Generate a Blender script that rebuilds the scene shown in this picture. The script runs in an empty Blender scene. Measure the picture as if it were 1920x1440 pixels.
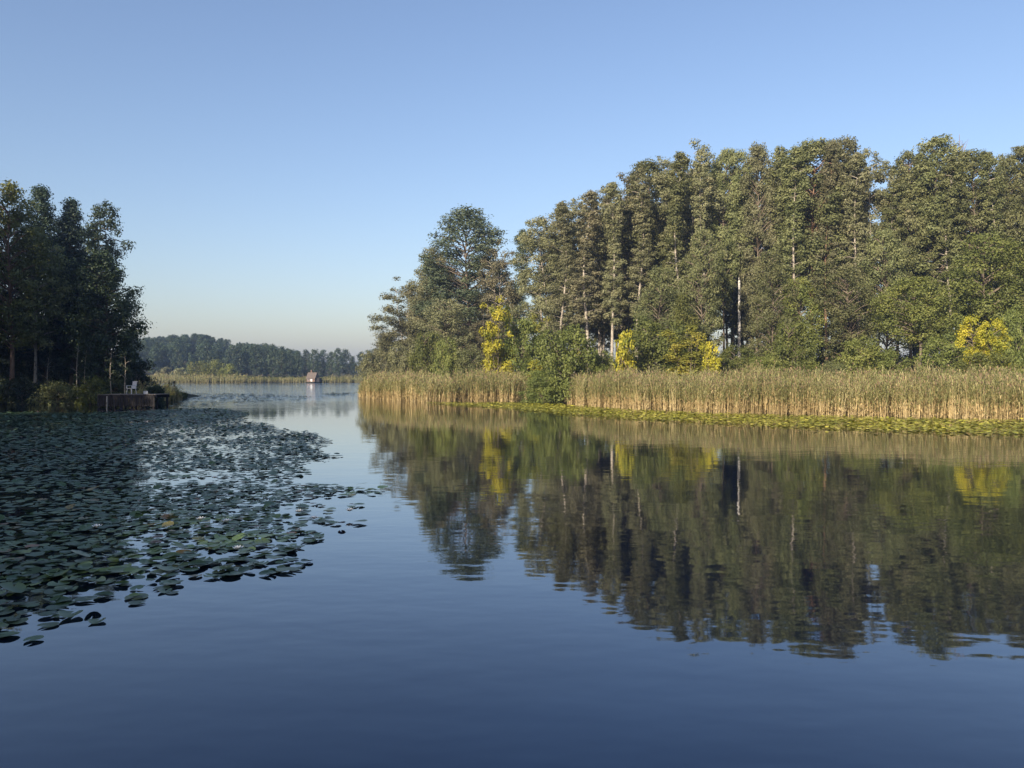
import bpy, math, random
import numpy as np
from mathutils import Vector

# ------------------------------------------------------------------ camera, sky, sun, exposure
sc = bpy.context.scene
CAM_H, F_PX, HORIZON = 2.5, 1500.0, 703.0          # eye height; focal length and horizon on a 1920 px wide picture
cam_d = bpy.data.cameras.new('camera'); cam = bpy.data.objects.new('camera', cam_d)
sc.collection.objects.link(cam); sc.camera = cam
cam_d.sensor_width = 36.0; cam_d.lens = F_PX / 1920 * 36.0
cam_d.clip_start = 0.1; cam_d.clip_end = 6000
cam.location = (0, 0, CAM_H)
cam.rotation_euler = (math.radians(90) - math.atan((720 - HORIZON) / F_PX), 0, 0)

SUN_EL = math.radians(23)
SUN_TO = Vector((-0.50, -0.866, 0)).normalized()     # horizontal direction towards the sun: behind the viewer, to the left
SUN_VEC = Vector((SUN_TO.x * math.cos(SUN_EL), SUN_TO.y * math.cos(SUN_EL), math.sin(SUN_EL)))
world = bpy.data.worlds.new('World'); sc.world = world; world.use_nodes = True
wn = world.node_tree
sky = wn.nodes.new('ShaderNodeTexSky'); sky.sky_type = 'NISHITA'; sky.sun_disc = False
sky.sun_elevation = SUN_EL; sky.sun_rotation = math.atan2(SUN_TO.x, SUN_TO.y)
sky.altitude = 0; sky.air_density = 1.2; sky.dust_density = 1.5; sky.ozone_density = 3.0
tint = wn.nodes.new('ShaderNodeMix'); tint.data_type = 'RGBA'; tint.blend_type = 'MULTIPLY'; tint.inputs[0].default_value = 1.0
tint.inputs[7].default_value = (1.03, .953, 1.0, 1)          # white balance of the whole sky
wn.links.new(sky.outputs[0], tint.inputs[6]); wn.links.new(tint.outputs[2], wn.nodes['Background'].inputs[0])
wn.nodes['Background'].inputs[1].default_value = 0.104
sun_d = bpy.data.lights.new('sun', 'SUN'); sun = bpy.data.objects.new('sun', sun_d)
sc.collection.objects.link(sun)
sun_d.energy = 5.0; sun_d.angle = math.radians(0.55); sun_d.color = (1.0, 0.87, 0.68)
sun.rotation_euler = SUN_VEC.to_track_quat('Z', 'Y').to_euler()
sc.view_settings.view_transform = 'Standard'; sc.view_settings.look = 'None'
sc.view_settings.gamma = 1.0; sc.view_settings.use_curve_mapping = False
sc.view_settings.exposure = 0.80
cy = sc.cycles
cy.max_bounces = 6; cy.diffuse_bounces = 2; cy.glossy_bounces = 3; cy.transmission_bounces = 3
cy.volume_bounces = 0; cy.transparent_max_bounces = 4; cy.use_denoising = True
cy.caustics_reflective = False; cy.caustics_refractive = False

# ------------------------------------------------------------------ helpers
C = sc.collection
R0 = np.random.default_rng(11)

def X(px, D): return (px - 960.0) / F_PX * D
def Z(py, D): return CAM_H + (HORIZON - py) / F_PX * D
def GD(py): return CAM_H * F_PX / (py - HORIZON)         # distance of a water point seen at row py
def W(px, py):                                           # water point seen at a picture point
    D = GD(py); return (X(px, D), D)

def mesh_np(name, verts, polys, mats, mat_idx=None, attr=None, smooth=False):
    """polys: list of (k, array(n,k)) blocks"""
    me = bpy.data.meshes.new(name)
    verts = np.asarray(verts, np.float32)
    me.vertices.add(len(verts)); me.vertices.foreach_set('co', verts.ravel())
    loops = np.concatenate([np.asarray(p, np.int32).ravel() for p in polys])
    sizes = np.concatenate([np.full(len(p), np.asarray(p).shape[1], np.int32) for p in polys])
    starts = np.concatenate([[0], np.cumsum(sizes)[:-1]]).astype(np.int32)
    me.loops.add(len(loops)); me.loops.foreach_set('vertex_index', loops)
    me.polygons.add(len(sizes)); me.polygons.foreach_set('loop_start', starts)
    me.polygons.foreach_set('loop_total', sizes)
    for m in mats: me.materials.append(m)
    if mat_idx is not None: me.polygons.foreach_set('material_index', np.asarray(mat_idx, np.int32))
    me.polygons.foreach_set('use_smooth', np.full(len(sizes), smooth))
    if attr is not None:
        a = me.attributes.new('var', 'FLOAT', 'FACE'); a.data.foreach_set('value', np.asarray(attr, np.float32))
    me.update(calc_edges=True); me.validate()
    return me

def link(name, me, parent=None, loc=None):
    o = bpy.data.objects.new(name, me); C.objects.link(o)
    if parent is not None: o.parent = parent
    if loc is not None: o.location = loc
    return o
def empty(name, loc, rz=0.0):
    o = bpy.data.objects.new(name, None); C.objects.link(o); o.location = loc
    o.rotation_euler = (0, 0, rz); o.empty_display_size = 0.3
    return o
def tag(o, label=None, cat=None, group=None, kind=None):
    if label: o['label'] = label
    if cat: o['category'] = cat
    if group: o['group'] = group
    if kind: o['kind'] = kind
    return o
def copy_tree(o, parent=None):
    c = o.copy(); C.objects.link(c); c.parent = parent
    for ch in o.children: copy_tree(ch, c)
    return c

class MB:
    """collects boxes, tubes and loose quads into one mesh"""
    def __init__(s): s.v = []; s.q = []; s.t = []; s.n = 0
    def add(s, v, q=None, t=None):
        v = np.asarray(v, float); s.v.append(v)
        if q is not None and len(q): s.q.append(np.asarray(q) + s.n)
        if t is not None and len(t): s.t.append(np.asarray(t) + s.n)
        s.n += len(v)
    def box(s, c, d, rz=0.0, rx=0.0, ry=0.0):
        d = np.asarray(d) / 2
        v = np.array([[x, y, z] for x in (-1, 1) for y in (-1, 1) for z in (-1, 1)], float) * d
        if rx: v = v @ np.array([[1, 0, 0], [0, math.cos(rx), -math.sin(rx)], [0, math.sin(rx), math.cos(rx)]]).T
        if ry: v = v @ np.array([[math.cos(ry), 0, math.sin(ry)], [0, 1, 0], [-math.sin(ry), 0, math.cos(ry)]]).T
        if rz: v = v @ np.array([[math.cos(rz), -math.sin(rz), 0], [math.sin(rz), math.cos(rz), 0], [0, 0, 1]]).T
        s.add(v + np.asarray(c), [[0, 1, 3, 2], [4, 6, 7, 5], [0, 4, 5, 1], [2, 3, 7, 6], [0, 2, 6, 4], [1, 5, 7, 3]])
    def tube(s, pts, rad, sides=6, cap=True):
        pts = np.asarray(pts, float); n = len(pts)
        tan = np.gradient(pts, axis=0); tan /= np.linalg.norm(tan, axis=1)[:, None] + 1e-9
        ref = np.where(np.abs(tan[:, 2:3]) > 0.9, np.array([[1.0, 0, 0]]), np.array([[0, 0, 1.0]]))
        a = np.cross(tan, ref); a /= np.linalg.norm(a, axis=1)[:, None] + 1e-9
        b = np.cross(tan, a)
        th = np.arange(sides) * 2 * math.pi / sides
        ring = a[:, None, :] * np.cos(th)[None, :, None] + b[:, None, :] * np.sin(th)[None, :, None]
        v = (pts[:, None, :] + ring * np.asarray(rad, float)[:, None, None]).reshape(-1, 3)
        i = np.arange(n - 1)[:, None] * sides; j = np.arange(sides)[None, :]; k = (j + 1) % sides
        q = np.stack([i + j, i + k, i + sides + k, i + sides + j], -1).reshape(-1, 4)
        t = None
        if cap:
            top = (n - 1) * sides
            t = [[0, m + 1, m] for m in range(1, sides - 1)] + [[top, top + m, top + m + 1] for m in range(1, sides - 1)]
        s.add(v, q, t)
    def mesh(s, name, mats, smooth=False):
        polys = []
        if s.q: polys.append(np.concatenate(s.q))
        if s.t: polys.append(np.concatenate(s.t))
        return mesh_np(name, np.concatenate(s.v), polys, mats, smooth=smooth)

# ------------------------------------------------------------------ materials
def new_mat(name):
    m = bpy.data.materials.new(name); m.use_nodes = True
    nt = m.node_tree; return m, nt, nt.nodes['Principled BSDF'], nt.nodes['Material Output']
def ramp_node(nt, cols):
    r = nt.nodes.new('ShaderNodeValToRGB'); e = r.color_ramp.elements
    for i, (p, c) in enumerate(cols):
        el = e[i] if i < 2 else e.new(p)
        el.position = p; el.color = (*c, 1)
    return r
def leaf_mat(name, cols, transl=0.28, rough=0.5, spec=0.3, objvar=0.26):
    """leaf colours picked leaf by leaf, with a small shift from plant to plant"""
    m, nt, bs, out = new_mat(name)
    at = nt.nodes.new('ShaderNodeAttribute'); at.attribute_name = 'var'
    rp = ramp_node(nt, cols); nt.links.new(at.outputs['Fac'], rp.inputs[0])
    oi = nt.nodes.new('ShaderNodeObjectInfo')
    mr = nt.nodes.new('ShaderNodeMapRange'); mr.inputs[3].default_value = 1 - objvar; mr.inputs[4].default_value = 1 + objvar
    nt.links.new(oi.outputs['Random'], mr.inputs[0])
    hs = nt.nodes.new('ShaderNodeHueSaturation')
    mh = nt.nodes.new('ShaderNodeMapRange'); mh.inputs[3].default_value = 0.5 - objvar * 0.05; mh.inputs[4].default_value = 0.5 + objvar * 0.01
    nt.links.new(oi.outputs['Random'], mh.inputs[0]); nt.links.new(mh.outputs[0], hs.inputs['Hue'])
    nt.links.new(mr.outputs[0], hs.inputs['Value']); nt.links.new(rp.outputs[0], hs.inputs['Color'])
    nt.links.new(hs.outputs[0], bs.inputs['Base Color'])
    bs.inputs['Roughness'].default_value = rough; bs.inputs['Specular IOR Level'].default_value = spec
    tr = nt.nodes.new('ShaderNodeBsdfTranslucent'); mx = nt.nodes.new('ShaderNodeMixShader')
    br = nt.nodes.new('ShaderNodeHueSaturation'); br.inputs['Value'].default_value = 1.25; br.inputs['Saturation'].default_value = 1.15
    nt.links.new(hs.outputs[0], br.inputs['Color']); nt.links.new(br.outputs[0], tr.inputs[0])
    mx.inputs[0].default_value = transl
    nt.links.new(bs.outputs[0], mx.inputs[1]); nt.links.new(tr.outputs[0], mx.inputs[2]); nt.links.new(mx.outputs[0], out.inputs[0])
    return m
def noise_mat(name, cols, scale=(1, 1, 1), nscale=4.0, rough=0.85, bump=0.0, detail=5, spec=0.3, bump_dist=0.02):
    m, nt, bs, out = new_mat(name)
    tc = nt.nodes.new('ShaderNodeTexCoord'); mp = nt.nodes.new('ShaderNodeMapping'); mp.inputs['Scale'].default_value = scale
    nt.links.new(tc.outputs['Object'], mp.inputs[0])
    nz = nt.nodes.new('ShaderNodeTexNoise'); nz.inputs['Scale'].default_value = nscale; nz.inputs['Detail'].default_value = detail
    nt.links.new(mp.outputs[0], nz.inputs[0])
    rp = ramp_node(nt, cols); nt.links.new(nz.outputs[0], rp.inputs[0]); nt.links.new(rp.outputs[0], bs.inputs['Base Color'])
    bs.inputs['Roughness'].default_value = rough; bs.inputs['Specular IOR Level'].default_value = spec
    if bump:
        bp = nt.nodes.new('ShaderNodeBump'); bp.inputs['Strength'].default_value = bump; bp.inputs['Distance'].default_value = bump_dist
        nt.links.new(nz.outputs[0], bp.inputs['Height']); nt.links.new(bp.outputs[0], bs.inputs['Normal'])
    return m

M = {}
M['alder'] = leaf_mat('alder_leaf', [(0, (.080, .094, .038)), (.5, (.145, .160, .064)), (1, (.23, .235, .105))])
M['grey'] = leaf_mat('grey_olive_leaf', [(0, (.110, .116, .056)), (.5, (.180, .184, .092)), (.88, (.245, .24, .13)), (1, (.27, .22, .12))])
M['blue'] = leaf_mat('blue_green_leaf', [(0, (.066, .092, .050)), (.6, (.112, .146, .078)), (1, (.175, .205, .11))])
M['bush'] = leaf_mat('bush_leaf', [(0, (.080, .104, .028)), (.6, (.142, .170, .044)), (1, (.225, .24, .064))])
M['olive'] = leaf_mat('olive_bush_leaf', [(0, (.090, .108, .028)), (.6, (.155, .175, .046)), (1, (.24, .235, .062))])
M['yellow'] = leaf_mat('yellow_leaf', [(0, (.11, .145, .025)), (.3, (.28, .285, .036)), (.65, (.47, .43, .045)), (1, (.60, .52, .065))], transl=.35, objvar=.1)
M['rust'] = leaf_mat('brownish_leaf', [(0, (.10, .098, .054)), (.6, (.165, .155, .088)), (1, (.23, .20, .12))])
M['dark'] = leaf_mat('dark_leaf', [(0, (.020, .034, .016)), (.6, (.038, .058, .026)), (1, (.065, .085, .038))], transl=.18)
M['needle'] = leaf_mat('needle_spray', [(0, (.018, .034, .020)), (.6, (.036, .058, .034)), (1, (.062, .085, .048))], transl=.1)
M['gold'] = leaf_mat('golden_leaf', [(0, (.11, .125, .026)), (.5, (.22, .225, .040)), (1, (.40, .35, .055))])
M['far'] = leaf_mat('far_leaf', [(0, (.030, .052, .030)), (.6, (.052, .080, .044)), (1, (.082, .105, .054))], objvar=.25)
M['bark'] = noise_mat('grey_brown_bark', [(.3, (.085, .065, .048)), (.7, (.22, .175, .13))], (3, 3, .5), 3, bump=.6)
M['bark_pale'] = noise_mat('pale_bark', [(.34, (.10, .085, .07)), (.42, (.30, .26, .21)), (.75, (.43, .385, .325))], (1.5, 1.5, 1.2), 3, bump=.3)
M['bark_white'] = noise_mat('sky_gap_stem', [(.30, (.10, .09, .08)), (.42, (.52, .50, .47)), (.75, (.72, .70, .67))], (1.2, 1.2, 2.2), 3, bump=.2)  # brightness of a sky gap, painted as the colour of a stem
M['bark_red'] = noise_mat('reddish_pine_bark', [(.3, (.12, .07, .045)), (.7, (.30, .19, .125))], (3, 3, .6), 3, bump=.6)
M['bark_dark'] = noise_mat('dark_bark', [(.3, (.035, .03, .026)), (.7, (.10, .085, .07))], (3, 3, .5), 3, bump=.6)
M['reed_stem'] = leaf_mat('reed_straw', [(0, (.36, .27, .125)), (.5, (.50, .39, .195)), (1, (.64, .52, .29))], transl=.2, objvar=.05, rough=.6)
M['reed_leaf'] = leaf_mat('reed_leaf', [(0, (.19, .195, .075)), (.6, (.31, .30, .125)), (1, (.45, .41, .20))], transl=.3, objvar=.05)
M['reed_far'] = leaf_mat('far_reed', [(0, (.13, .125, .055)), (.6, (.22, .20, .095)), (1, (.32, .28, .15))], transl=.2, objvar=.05)
M['reed_plume'] = leaf_mat('reed_plume', [(0, (.13, .09, .06)), (1, (.28, .20, .12))], transl=.15, objvar=.05, rough=.8)
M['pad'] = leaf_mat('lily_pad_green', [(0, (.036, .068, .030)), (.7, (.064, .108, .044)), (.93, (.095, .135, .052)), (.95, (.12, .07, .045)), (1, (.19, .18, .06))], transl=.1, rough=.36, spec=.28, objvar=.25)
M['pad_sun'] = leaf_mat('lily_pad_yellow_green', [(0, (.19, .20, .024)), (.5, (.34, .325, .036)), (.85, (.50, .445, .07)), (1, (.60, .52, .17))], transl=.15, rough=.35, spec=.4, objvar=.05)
M['grass'] = leaf_mat('bank_grass', [(0, (.045, .06, .018)), (.6, (.085, .105, .03)), (1, (.16, .16, .05))], objvar=.05)
M['ground'] = noise_mat('soil_and_litter', [(.3, (.030, .028, .016)), (.55, (.060, .055, .028)), (.8, (.085, .090, .038))], nscale=.35, detail=9, bump=.5, rough=.95, spec=.1, bump_dist=.1)
M['wood_dark'] = noise_mat('weathered_dark_wood', [(.3, (.014, .013, .014)), (.7, (.036, .032, .032))], (1, 8, 8), 3, bump=.4)
M['wood_grey'] = noise_mat('grey_deck_wood', [(.3, (.11, .095, .085)), (.7, (.22, .195, .18))], (1, 8, 8), 3, bump=.3)
M['white'] = noise_mat('white_plastic', [(.3, (.50, .51, .52)), (.7, (.64, .64, .64))], nscale=6, rough=.4)
M['petal'] = noise_mat('white_petal', [(.3, (.72, .72, .66)), (.7, (.82, .82, .78))], nscale=20, rough=.5)
M['roof'] = noise_mat('pinkish_roof', [(.3, (.085, .068, .058)), (.7, (.14, .112, .096))], (1, 1, 1), 2.5, bump=.3)
M['hut_wall'] = noise_mat('brown_boards', [(.3, (.10, .062, .045)), (.7, (.19, .12, .09))], (1, 1, 6), 2.5)
M['brick_red'] = noise_mat('red_brick', [(.3, (.13, .07, .055)), (.7, (.20, .11, .09))], nscale=9)
M['glass'] = noise_mat('dark_glass', [(.4, (.02, .025, .03)), (.6, (.03, .035, .04))], rough=.08, spec=.6)

# water: a smooth dark lake surface with fine ripples, rougher where the breeze reaches the open lake
mw, nt, bs, out = new_mat('lake_water')
geo = nt.nodes.new('ShaderNodeNewGeometry')
sep = nt.nodes.new('ShaderNodeSeparateXYZ'); nt.links.new(geo.outputs['Position'], sep.inputs[0])
def wave(scale, stretch, detail, seed):
    mp = nt.nodes.new('ShaderNodeMapping'); mp.inputs['Scale'].default_value = (stretch, 1, 1)
    mp.inputs['Location'].default_value = (seed, seed * 2, 0); mp.inputs['Rotation'].default_value = (0, 0, .12)
    nt.links.new(geo.outputs['Position'], mp.inputs[0])
    n = nt.nodes.new('ShaderNodeTexNoise'); n.inputs['Scale'].default_value = scale; n.inputs['Detail'].default_value = detail
    n.inputs['Roughness'].default_value = .45
    nt.links.new(mp.outputs[0], n.inputs[0]); return n
def mth(op, a, b=None, c=None):
    n = nt.nodes.new('ShaderNodeMath'); n.operation = op
    for i, v in enumerate((a, b, c)):
        if v is None: continue
        if isinstance(v, (int, float)): n.inputs[i].default_value = v
        else: nt.links.new(v, n.inputs[i])
    return n.outputs[0]
n1 = wave(3.2, .55, 1.5, 3); n2 = wave(.9, .5, 1, 17); n3 = wave(9.0, .6, 1, 29)
patch = wave(.05, .35, 2, 41)
far_mask = nt.nodes.new('ShaderNodeMapRange'); far_mask.interpolation_type = 'SMOOTHSTEP'
far_mask.inputs[1].default_value = 52; far_mask.inputs[2].default_value = 98
nt.links.new(sep.outputs[1], far_mask.inputs[0])
pm = nt.nodes.new('ShaderNodeMapRange'); pm.inputs[1].default_value = .35; pm.inputs[2].default_value = .7
pm.inputs[3].default_value = .55; pm.inputs[4].default_value = 1.5
nt.links.new(patch.outputs[0], pm.inputs[0])
h = mth('ADD', mth('MULTIPLY', n1.outputs[0], .0022), mth('MULTIPLY', n2.outputs[0], .0042))
h = mth('ADD', h, mth('MULTIPLY', n3.outputs[0], .00025))
h = mth('MULTIPLY', h, pm.outputs[0])
h = mth('MULTIPLY', h, mth('ADD', 1.0, mth('MULTIPLY', far_mask.outputs[0], 24.0)))
bp = nt.nodes.new('ShaderNodeBump'); bp.inputs['Strength'].default_value = 1.0; bp.inputs['Distance'].default_value = 1.0
nt.links.new(h, bp.inputs['Height']); nt.links.new(bp.outputs[0], bs.inputs['Normal'])
bs.inputs['Base Color'].default_value = (.001, .004, .014, 1)
bs.inputs['Roughness'].default_value = .03; bs.inputs['IOR'].default_value = 1.55
bs.inputs['Specular Tint'].default_value = (.05, .42, 1, 1)
bs.inputs['Coat Weight'].default_value = .52; bs.inputs['Coat IOR'].default_value = 1.33; bs.inputs['Coat Roughness'].default_value = .03
nt.links.new(bp.outputs[0], bs.inputs['Coat Normal'])
M['water'] = mw

# ------------------------------------------------------------------ shores and terrain
def px_line(pts): return np.array([W(x, y) for x, y in pts])
REED_FRONT_A = px_line([(668, 745), (730, 750), (800, 754), (900, 754), (985, 753)])
REED_FRONT_B = px_line([(1052, 757), (1110, 762), (1200, 768), (1350, 774), (1500, 778), (1700, 783), (1960, 788), (2150, 793)])
right_shore = np.concatenate([REED_FRONT_A + np.array([.6, 2.6]), REED_FRONT_B + np.array([.4, 2.6])])
RIGHT = np.concatenate([right_shore, [[70, 36], [160, 30], [400, 40], [400, 240], [160, 225], [60, 205], [15, 170], [-8, 130], [-15, 104]]])
LEFT = np.array([[-14, -120], [-16, -10], [-20, 10], [-27, 30], [-38, 50], [-45, 62], [-43, 70], [-38, 72], [-33.5, 68], [-31.0, 66.5], [-30.8, 71],
                 [-33, 80], [-37, 96], [-60, 122], [-130, 150], [-500, 170], [-500, -120]], float)
FAR = np.array([[-900, 215], [-300, 232], [-135, 244], [-100, 249], [-82, 252], [-74, 262], [-66, 253], [-50, 254], [-20, 262], [40, 270], [400, 262], [900, 250], [900, 1500], [-900, 1500]], float)

def sdf(poly, P):
    d = np.full(len(P), 1e9); inside = np.zeros(len(P), bool)
    n = len(poly)
    for i in range(n):
        a, b = poly[i], poly[(i + 1) % n]
        e = b - a; w = P - a
        t = np.clip((w @ e) / (e @ e), 0, 1)
        d = np.minimum(d, np.linalg.norm(w - t[:, None] * e, axis=1))
        c = (a[1] <= P[:, 1]) != (b[1] <= P[:, 1])
        xs = a[0] + (P[:, 1] - a[1]) / (e[1] if abs(e[1]) > 1e-9 else 1e-9) * e[0]
        inside ^= c & (P[:, 0] < xs)
    return np.where(inside, d, -d)
def ground_z(P):
    P = np.asarray(P, float).reshape(-1, 2)
    d = np.maximum(np.maximum(sdf(RIGHT, P), sdf(LEFT, P)), sdf(FAR, P))
    wob = .12 * np.sin(P[:, 0] * .31 + 1) * np.cos(P[:, 1] * .27) + .06 * np.sin(P[:, 0] * .9) * np.sin(P[:, 1] * 1.1 + 2)
    land = np.clip(d * .16, 0, .75) + np.clip(d - 4, 0, 1) * wob
    bed = -np.clip(-d * .22, 0, 1.9)
    hill = 13.0 * np.exp(-((P[:, 0] + 170) / 62) ** 2 - ((P[:, 1] - 420) / 70) ** 2) + 6 * np.exp(-((P[:, 0] + 130) / 120) ** 2 - ((P[:, 1] - 480) / 110) ** 2)
    return np.where(d > 0, land + hill, bed)
def gz(x, y): return float(ground_z([[x, y]])[0])

gx = np.concatenate([-np.geomspace(1200, 72, 26), np.arange(-70, 71, 2.0), np.geomspace(72, 1200, 26)])
gy = np.concatenate([np.arange(-300, -40, 20.0), np.arange(-40, 140, 2.0), np.arange(140, 320, 6.0), np.geomspace(320, 1500, 40)])
gX, gY = np.meshgrid(gx, gy)
GP = np.stack([gX.ravel(), gY.ravel()], 1)
gv = np.concatenate([GP, ground_z(GP)[:, None]], 1)
nx, ny = len(gx), len(gy)
ii = (np.arange(ny - 1)[:, None] * nx + np.arange(nx - 1)[None, :]).ravel()
tag(link('ground', mesh_np('ground', gv, [np.stack([ii, ii + 1, ii + nx + 1, ii + nx], 1)], [M['ground']], smooth=True)), kind='structure')
wv = [[-1190, -290, 0], [1190, -290, 0], [1190, 700, 0], [-1190, 700, 0]]
tag(link('lake_water', mesh_np('lake_water', wv, [[[0, 1, 2, 3]]], [M['water']])), kind='structure')

# ------------------------------------------------------------------ foliage builders
def leaf_quads(rng, c, n, size, aspect=.62):
    """leaf-shaped quads: centre c, facing n"""
    k = len(c)
    r = rng.normal(size=(k, 3)); t = np.cross(n, r); t /= np.linalg.norm(t, axis=1)[:, None] + 1e-9
    b = np.cross(n, t)
    s = size * rng.uniform(.65, 1.35, k)[:, None] * .5
    fold = n * s * .22
    v = np.stack([c - t * s, c + b * s * aspect + fold, c + t * s, c - b * s * aspect + fold], 1).reshape(-1, 3)
    q = np.arange(k * 4).reshape(-1, 4)
    return v, q
PROF = {
    'oval': lambda t: np.sin(np.pi * np.clip(.12 + t * .84, 0, 1)) ** .7,
    'tall': lambda t: np.clip(np.minimum(.55 + t * 1.5, 1.0) * np.sqrt(np.clip(1.06 - t ** 4.5, 0, 1)), 0, 1),
    'cone': lambda t: np.clip(1.03 - t, .04, 1) ** .8,
    'spire': lambda t: np.clip(1.04 - t, .03, 1) ** .62,
    'column': lambda t: np.clip(np.sqrt(np.clip(1.02 - t ** 4, 0, 1)) * (.7 + .3 * np.sin(t * 9)), .1, 1),
    'bush': lambda t: np.sqrt(np.clip(1.02 - (t * .98) ** 2.0, 0, 1)),
}
def tree_meshes(name, seed, H, R, cb=.3, prof='tall', clumps=46, leaves=9000, size=.34, trunk_r=.2, stems=1, spread=.06, lean=(0, 0),
                leaf='alder', bark='bark', crf=(.26, .46), droop=0.0, up=.35, sway=.35, flat=.72, limb_r=.055):
    rng = np.random.default_rng(seed)
    mb = MB(); lines = []
    for s in range(stems):
        az = rng.uniform(0, 6.28) if stems == 1 else s * 6.28 / stems + rng.uniform(-.5, .5)
        sp = 0 if stems == 1 else H * spread * rng.uniform(.6, 1.3)
        hh = H * (1 if s == 0 else rng.uniform(.82, .97))
        n = 9; t = np.linspace(0, 1, n)
        ph = rng.uniform(0, 6.28, 2)
        x = lean[0] * H * t + math.cos(az) * sp * t ** .8 + sway * np.sin(t * 5 + ph[0]) * t
        y = lean[1] * H * t + math.sin(az) * sp * t ** .8 + sway * np.sin(t * 5 + ph[1]) * t
        pts = np.stack([x - x[0], y - y[0], hh * t * .89 - .3 * (t == 0)], 1)
        rr = trunk_r * (1 if stems == 1 else .72) * (1 - t * .88); rr[0] *= 1.35
        mb.tube(pts, rr, 7, False); lines.append((hh, pts))
    def at(s, z):
        hh, p = lines[s]
        return np.array([np.interp(z, p[:, 2], p[:, 0]), np.interp(z, p[:, 2], p[:, 1]), z])
    P = PROF[prof]; cs, rs = [], []
    for i in range(clumps):
        s = int(rng.integers(stems)); t = (i + rng.uniform(.1, .9)) / clumps
        hh = lines[s][0]; z = hh * (cb + (1 - cb) * t ** .92)
        pr = float(P(np.array(t))); cr = R * rng.uniform(*crf) * (.6 + .4 * pr)
        rad = max(0, R * pr - cr * .55) * math.sqrt(rng.uniform(.12, 1.0)); az = i * 2.4 + rng.uniform(-.6, .6)
        z = min(z, hh - cr * flat * .6)
        c = at(s, z) + np.array([math.cos(az) * rad, math.sin(az) * rad, -droop * rad])
        cs.append(c); rs.append(cr)
        if rad > R * .25:
            zs = max(hh * cb * .55, z - rad * (.55 - droop)); a = at(s, zs)
            mid = (a + c) / 2 + np.array([0, 0, .12 * rad])
            mb.tube([a, mid, c], [limb_r * 1.3, limb_r, limb_r * .4], 4, False)
    cs = np.array(cs); rs = np.array(rs)
    w = rs ** 2.2; cnt = np.maximum(12, (w / w.sum() * leaves).astype(int))
    idx = np.repeat(np.arange(clumps), cnt); k = len(idx)
    d = rng.normal(size=(k, 3)); d /= np.linalg.norm(d, axis=1)[:, None]
    # every clump is itself lumpy
    lump = 1 + .28 * np.sin(d[:, 0] * 5 + idx * 1.7) * np.sin(d[:, 1] * 4.3 + idx) + .2 * np.sin(d[:, 2] * 6 + idx * 2.3)
    r = rs[idx] * rng.uniform(0, 1, k) ** .42 * lump
    c = cs[idx] + d * r[:, None] * np.array([1, 1, flat])
    if droop: c[:, 2] -= droop * 1.2 * rng.uniform(0, 1, k) ** 2 * rs[idx]
    n = d + np.array([0, 0, up]) + rng.normal(size=(k, 3)) * .45
    n /= np.linalg.norm(n, axis=1)[:, None]
    v, q = leaf_quads(rng, c, n, size)
    cv = rng.uniform(0, 1, clumps)
    var = np.clip(.42 * rng.uniform(0, 1, k) + .58 * cv[idx], 0, 1)
    return mb.mesh(name + '_trunk', [M[bark]], True), mesh_np(name + '_crown', v, [q], [M[leaf]], attr=var)
def plant(name, x, y, meshes, label, cat, group=None, rz=0.0, scale=1.0, dz=-.05):
    o = empty(name, (x, y, gz(x, y) + dz), rz)
    o.scale = (scale,) * 3 if isinstance(scale, (int, float)) else scale
    link('trunk', meshes[0], o); link('crown', meshes[1], o)
    return tag(o, label, cat, group)

# ------------------------------------------------------------------ the wood behind the reeds: front row, left to right
PROTO = {}
def protos(n, count, seed, H, R, **kw): PROTO[n] = [(*tree_meshes(n, seed + k, H, R, **kw), H, R) for k in range(count)]
CR = (.17, .33)
protos('alder', 3, 101, 27, 3.9, cb=.16, prof='tall', clumps=140, leaves=38000, size=.23, trunk_r=.24, crf=CR)
protos('alder_high', 2, 111, 27, 3.9, cb=.36, prof='tall', clumps=120, leaves=33000, size=.23, trunk_r=.24, crf=CR, bark='bark')
protos('aspen', 3, 121, 26, 3.7, cb=.28, prof='tall', clumps=150, leaves=29000, size=.215, trunk_r=.23, stems=3, spread=.055, leaf='grey', bark='bark_pale', crf=(.16, .30), droop=.15, limb_r=.03)
protos('aspen_low', 1, 134, 18, 3.6, cb=.07, prof='oval', clumps=110, leaves=24000, size=.205, trunk_r=.16, stems=3, spread=.06, leaf='grey', bark='bark_pale', crf=(.16, .32), droop=.1, limb_r=.03)
protos('maple', 2, 141, 24, 5.0, cb=.10, prof='oval', clumps=140, leaves=34000, size=.225, trunk_r=.24, leaf='blue', crf=(.15, .30))
protos('birch', 1, 151, 24, 2.2, cb=.24, prof='column', clumps=90, leaves=13000, size=.2, trunk_r=.16, leaf='grey', bark='bark_pale', crf=(.22, .42), droop=.3, limb_r=.03)
protos('gap', 1, 161, 27, 3.0, cb=.50, prof='column', clumps=60, leaves=10500, size=.21, trunk_r=.25, leaf='alder', bark='bark_white', crf=(.2, .4), sway=.22)  # white stem added to stand in for sky showing between the trees
protos('slim', 2, 165, 25, 2.0, cb=.34, prof='column', clumps=80, leaves=12000, size=.2, trunk_r=.2, leaf='grey', bark='bark_pale', crf=(.2, .4), droop=.2, limb_r=.03, sway=.6)
protos('mid', 3, 171, 14, 3.2, cb=.14, prof='tall', clumps=90, leaves=15000, size=.19, trunk_r=.14, crf=(.18, .36))
protos('umbrella', 1, 181, 12, 3.6, cb=.46, prof='oval', clumps=60, leaves=13000, size=.19, trunk_r=.16, leaf='olive', crf=(.2, .36))
protos('cone', 1, 191, 10, 2.9, cb=.08, prof='cone', clumps=70, leaves=11000, size=.18, trunk_r=.12, leaf='olive', crf=(.2, .38))
def use(kind, i): L = PROTO[kind]; return L[i % len(L)]
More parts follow.
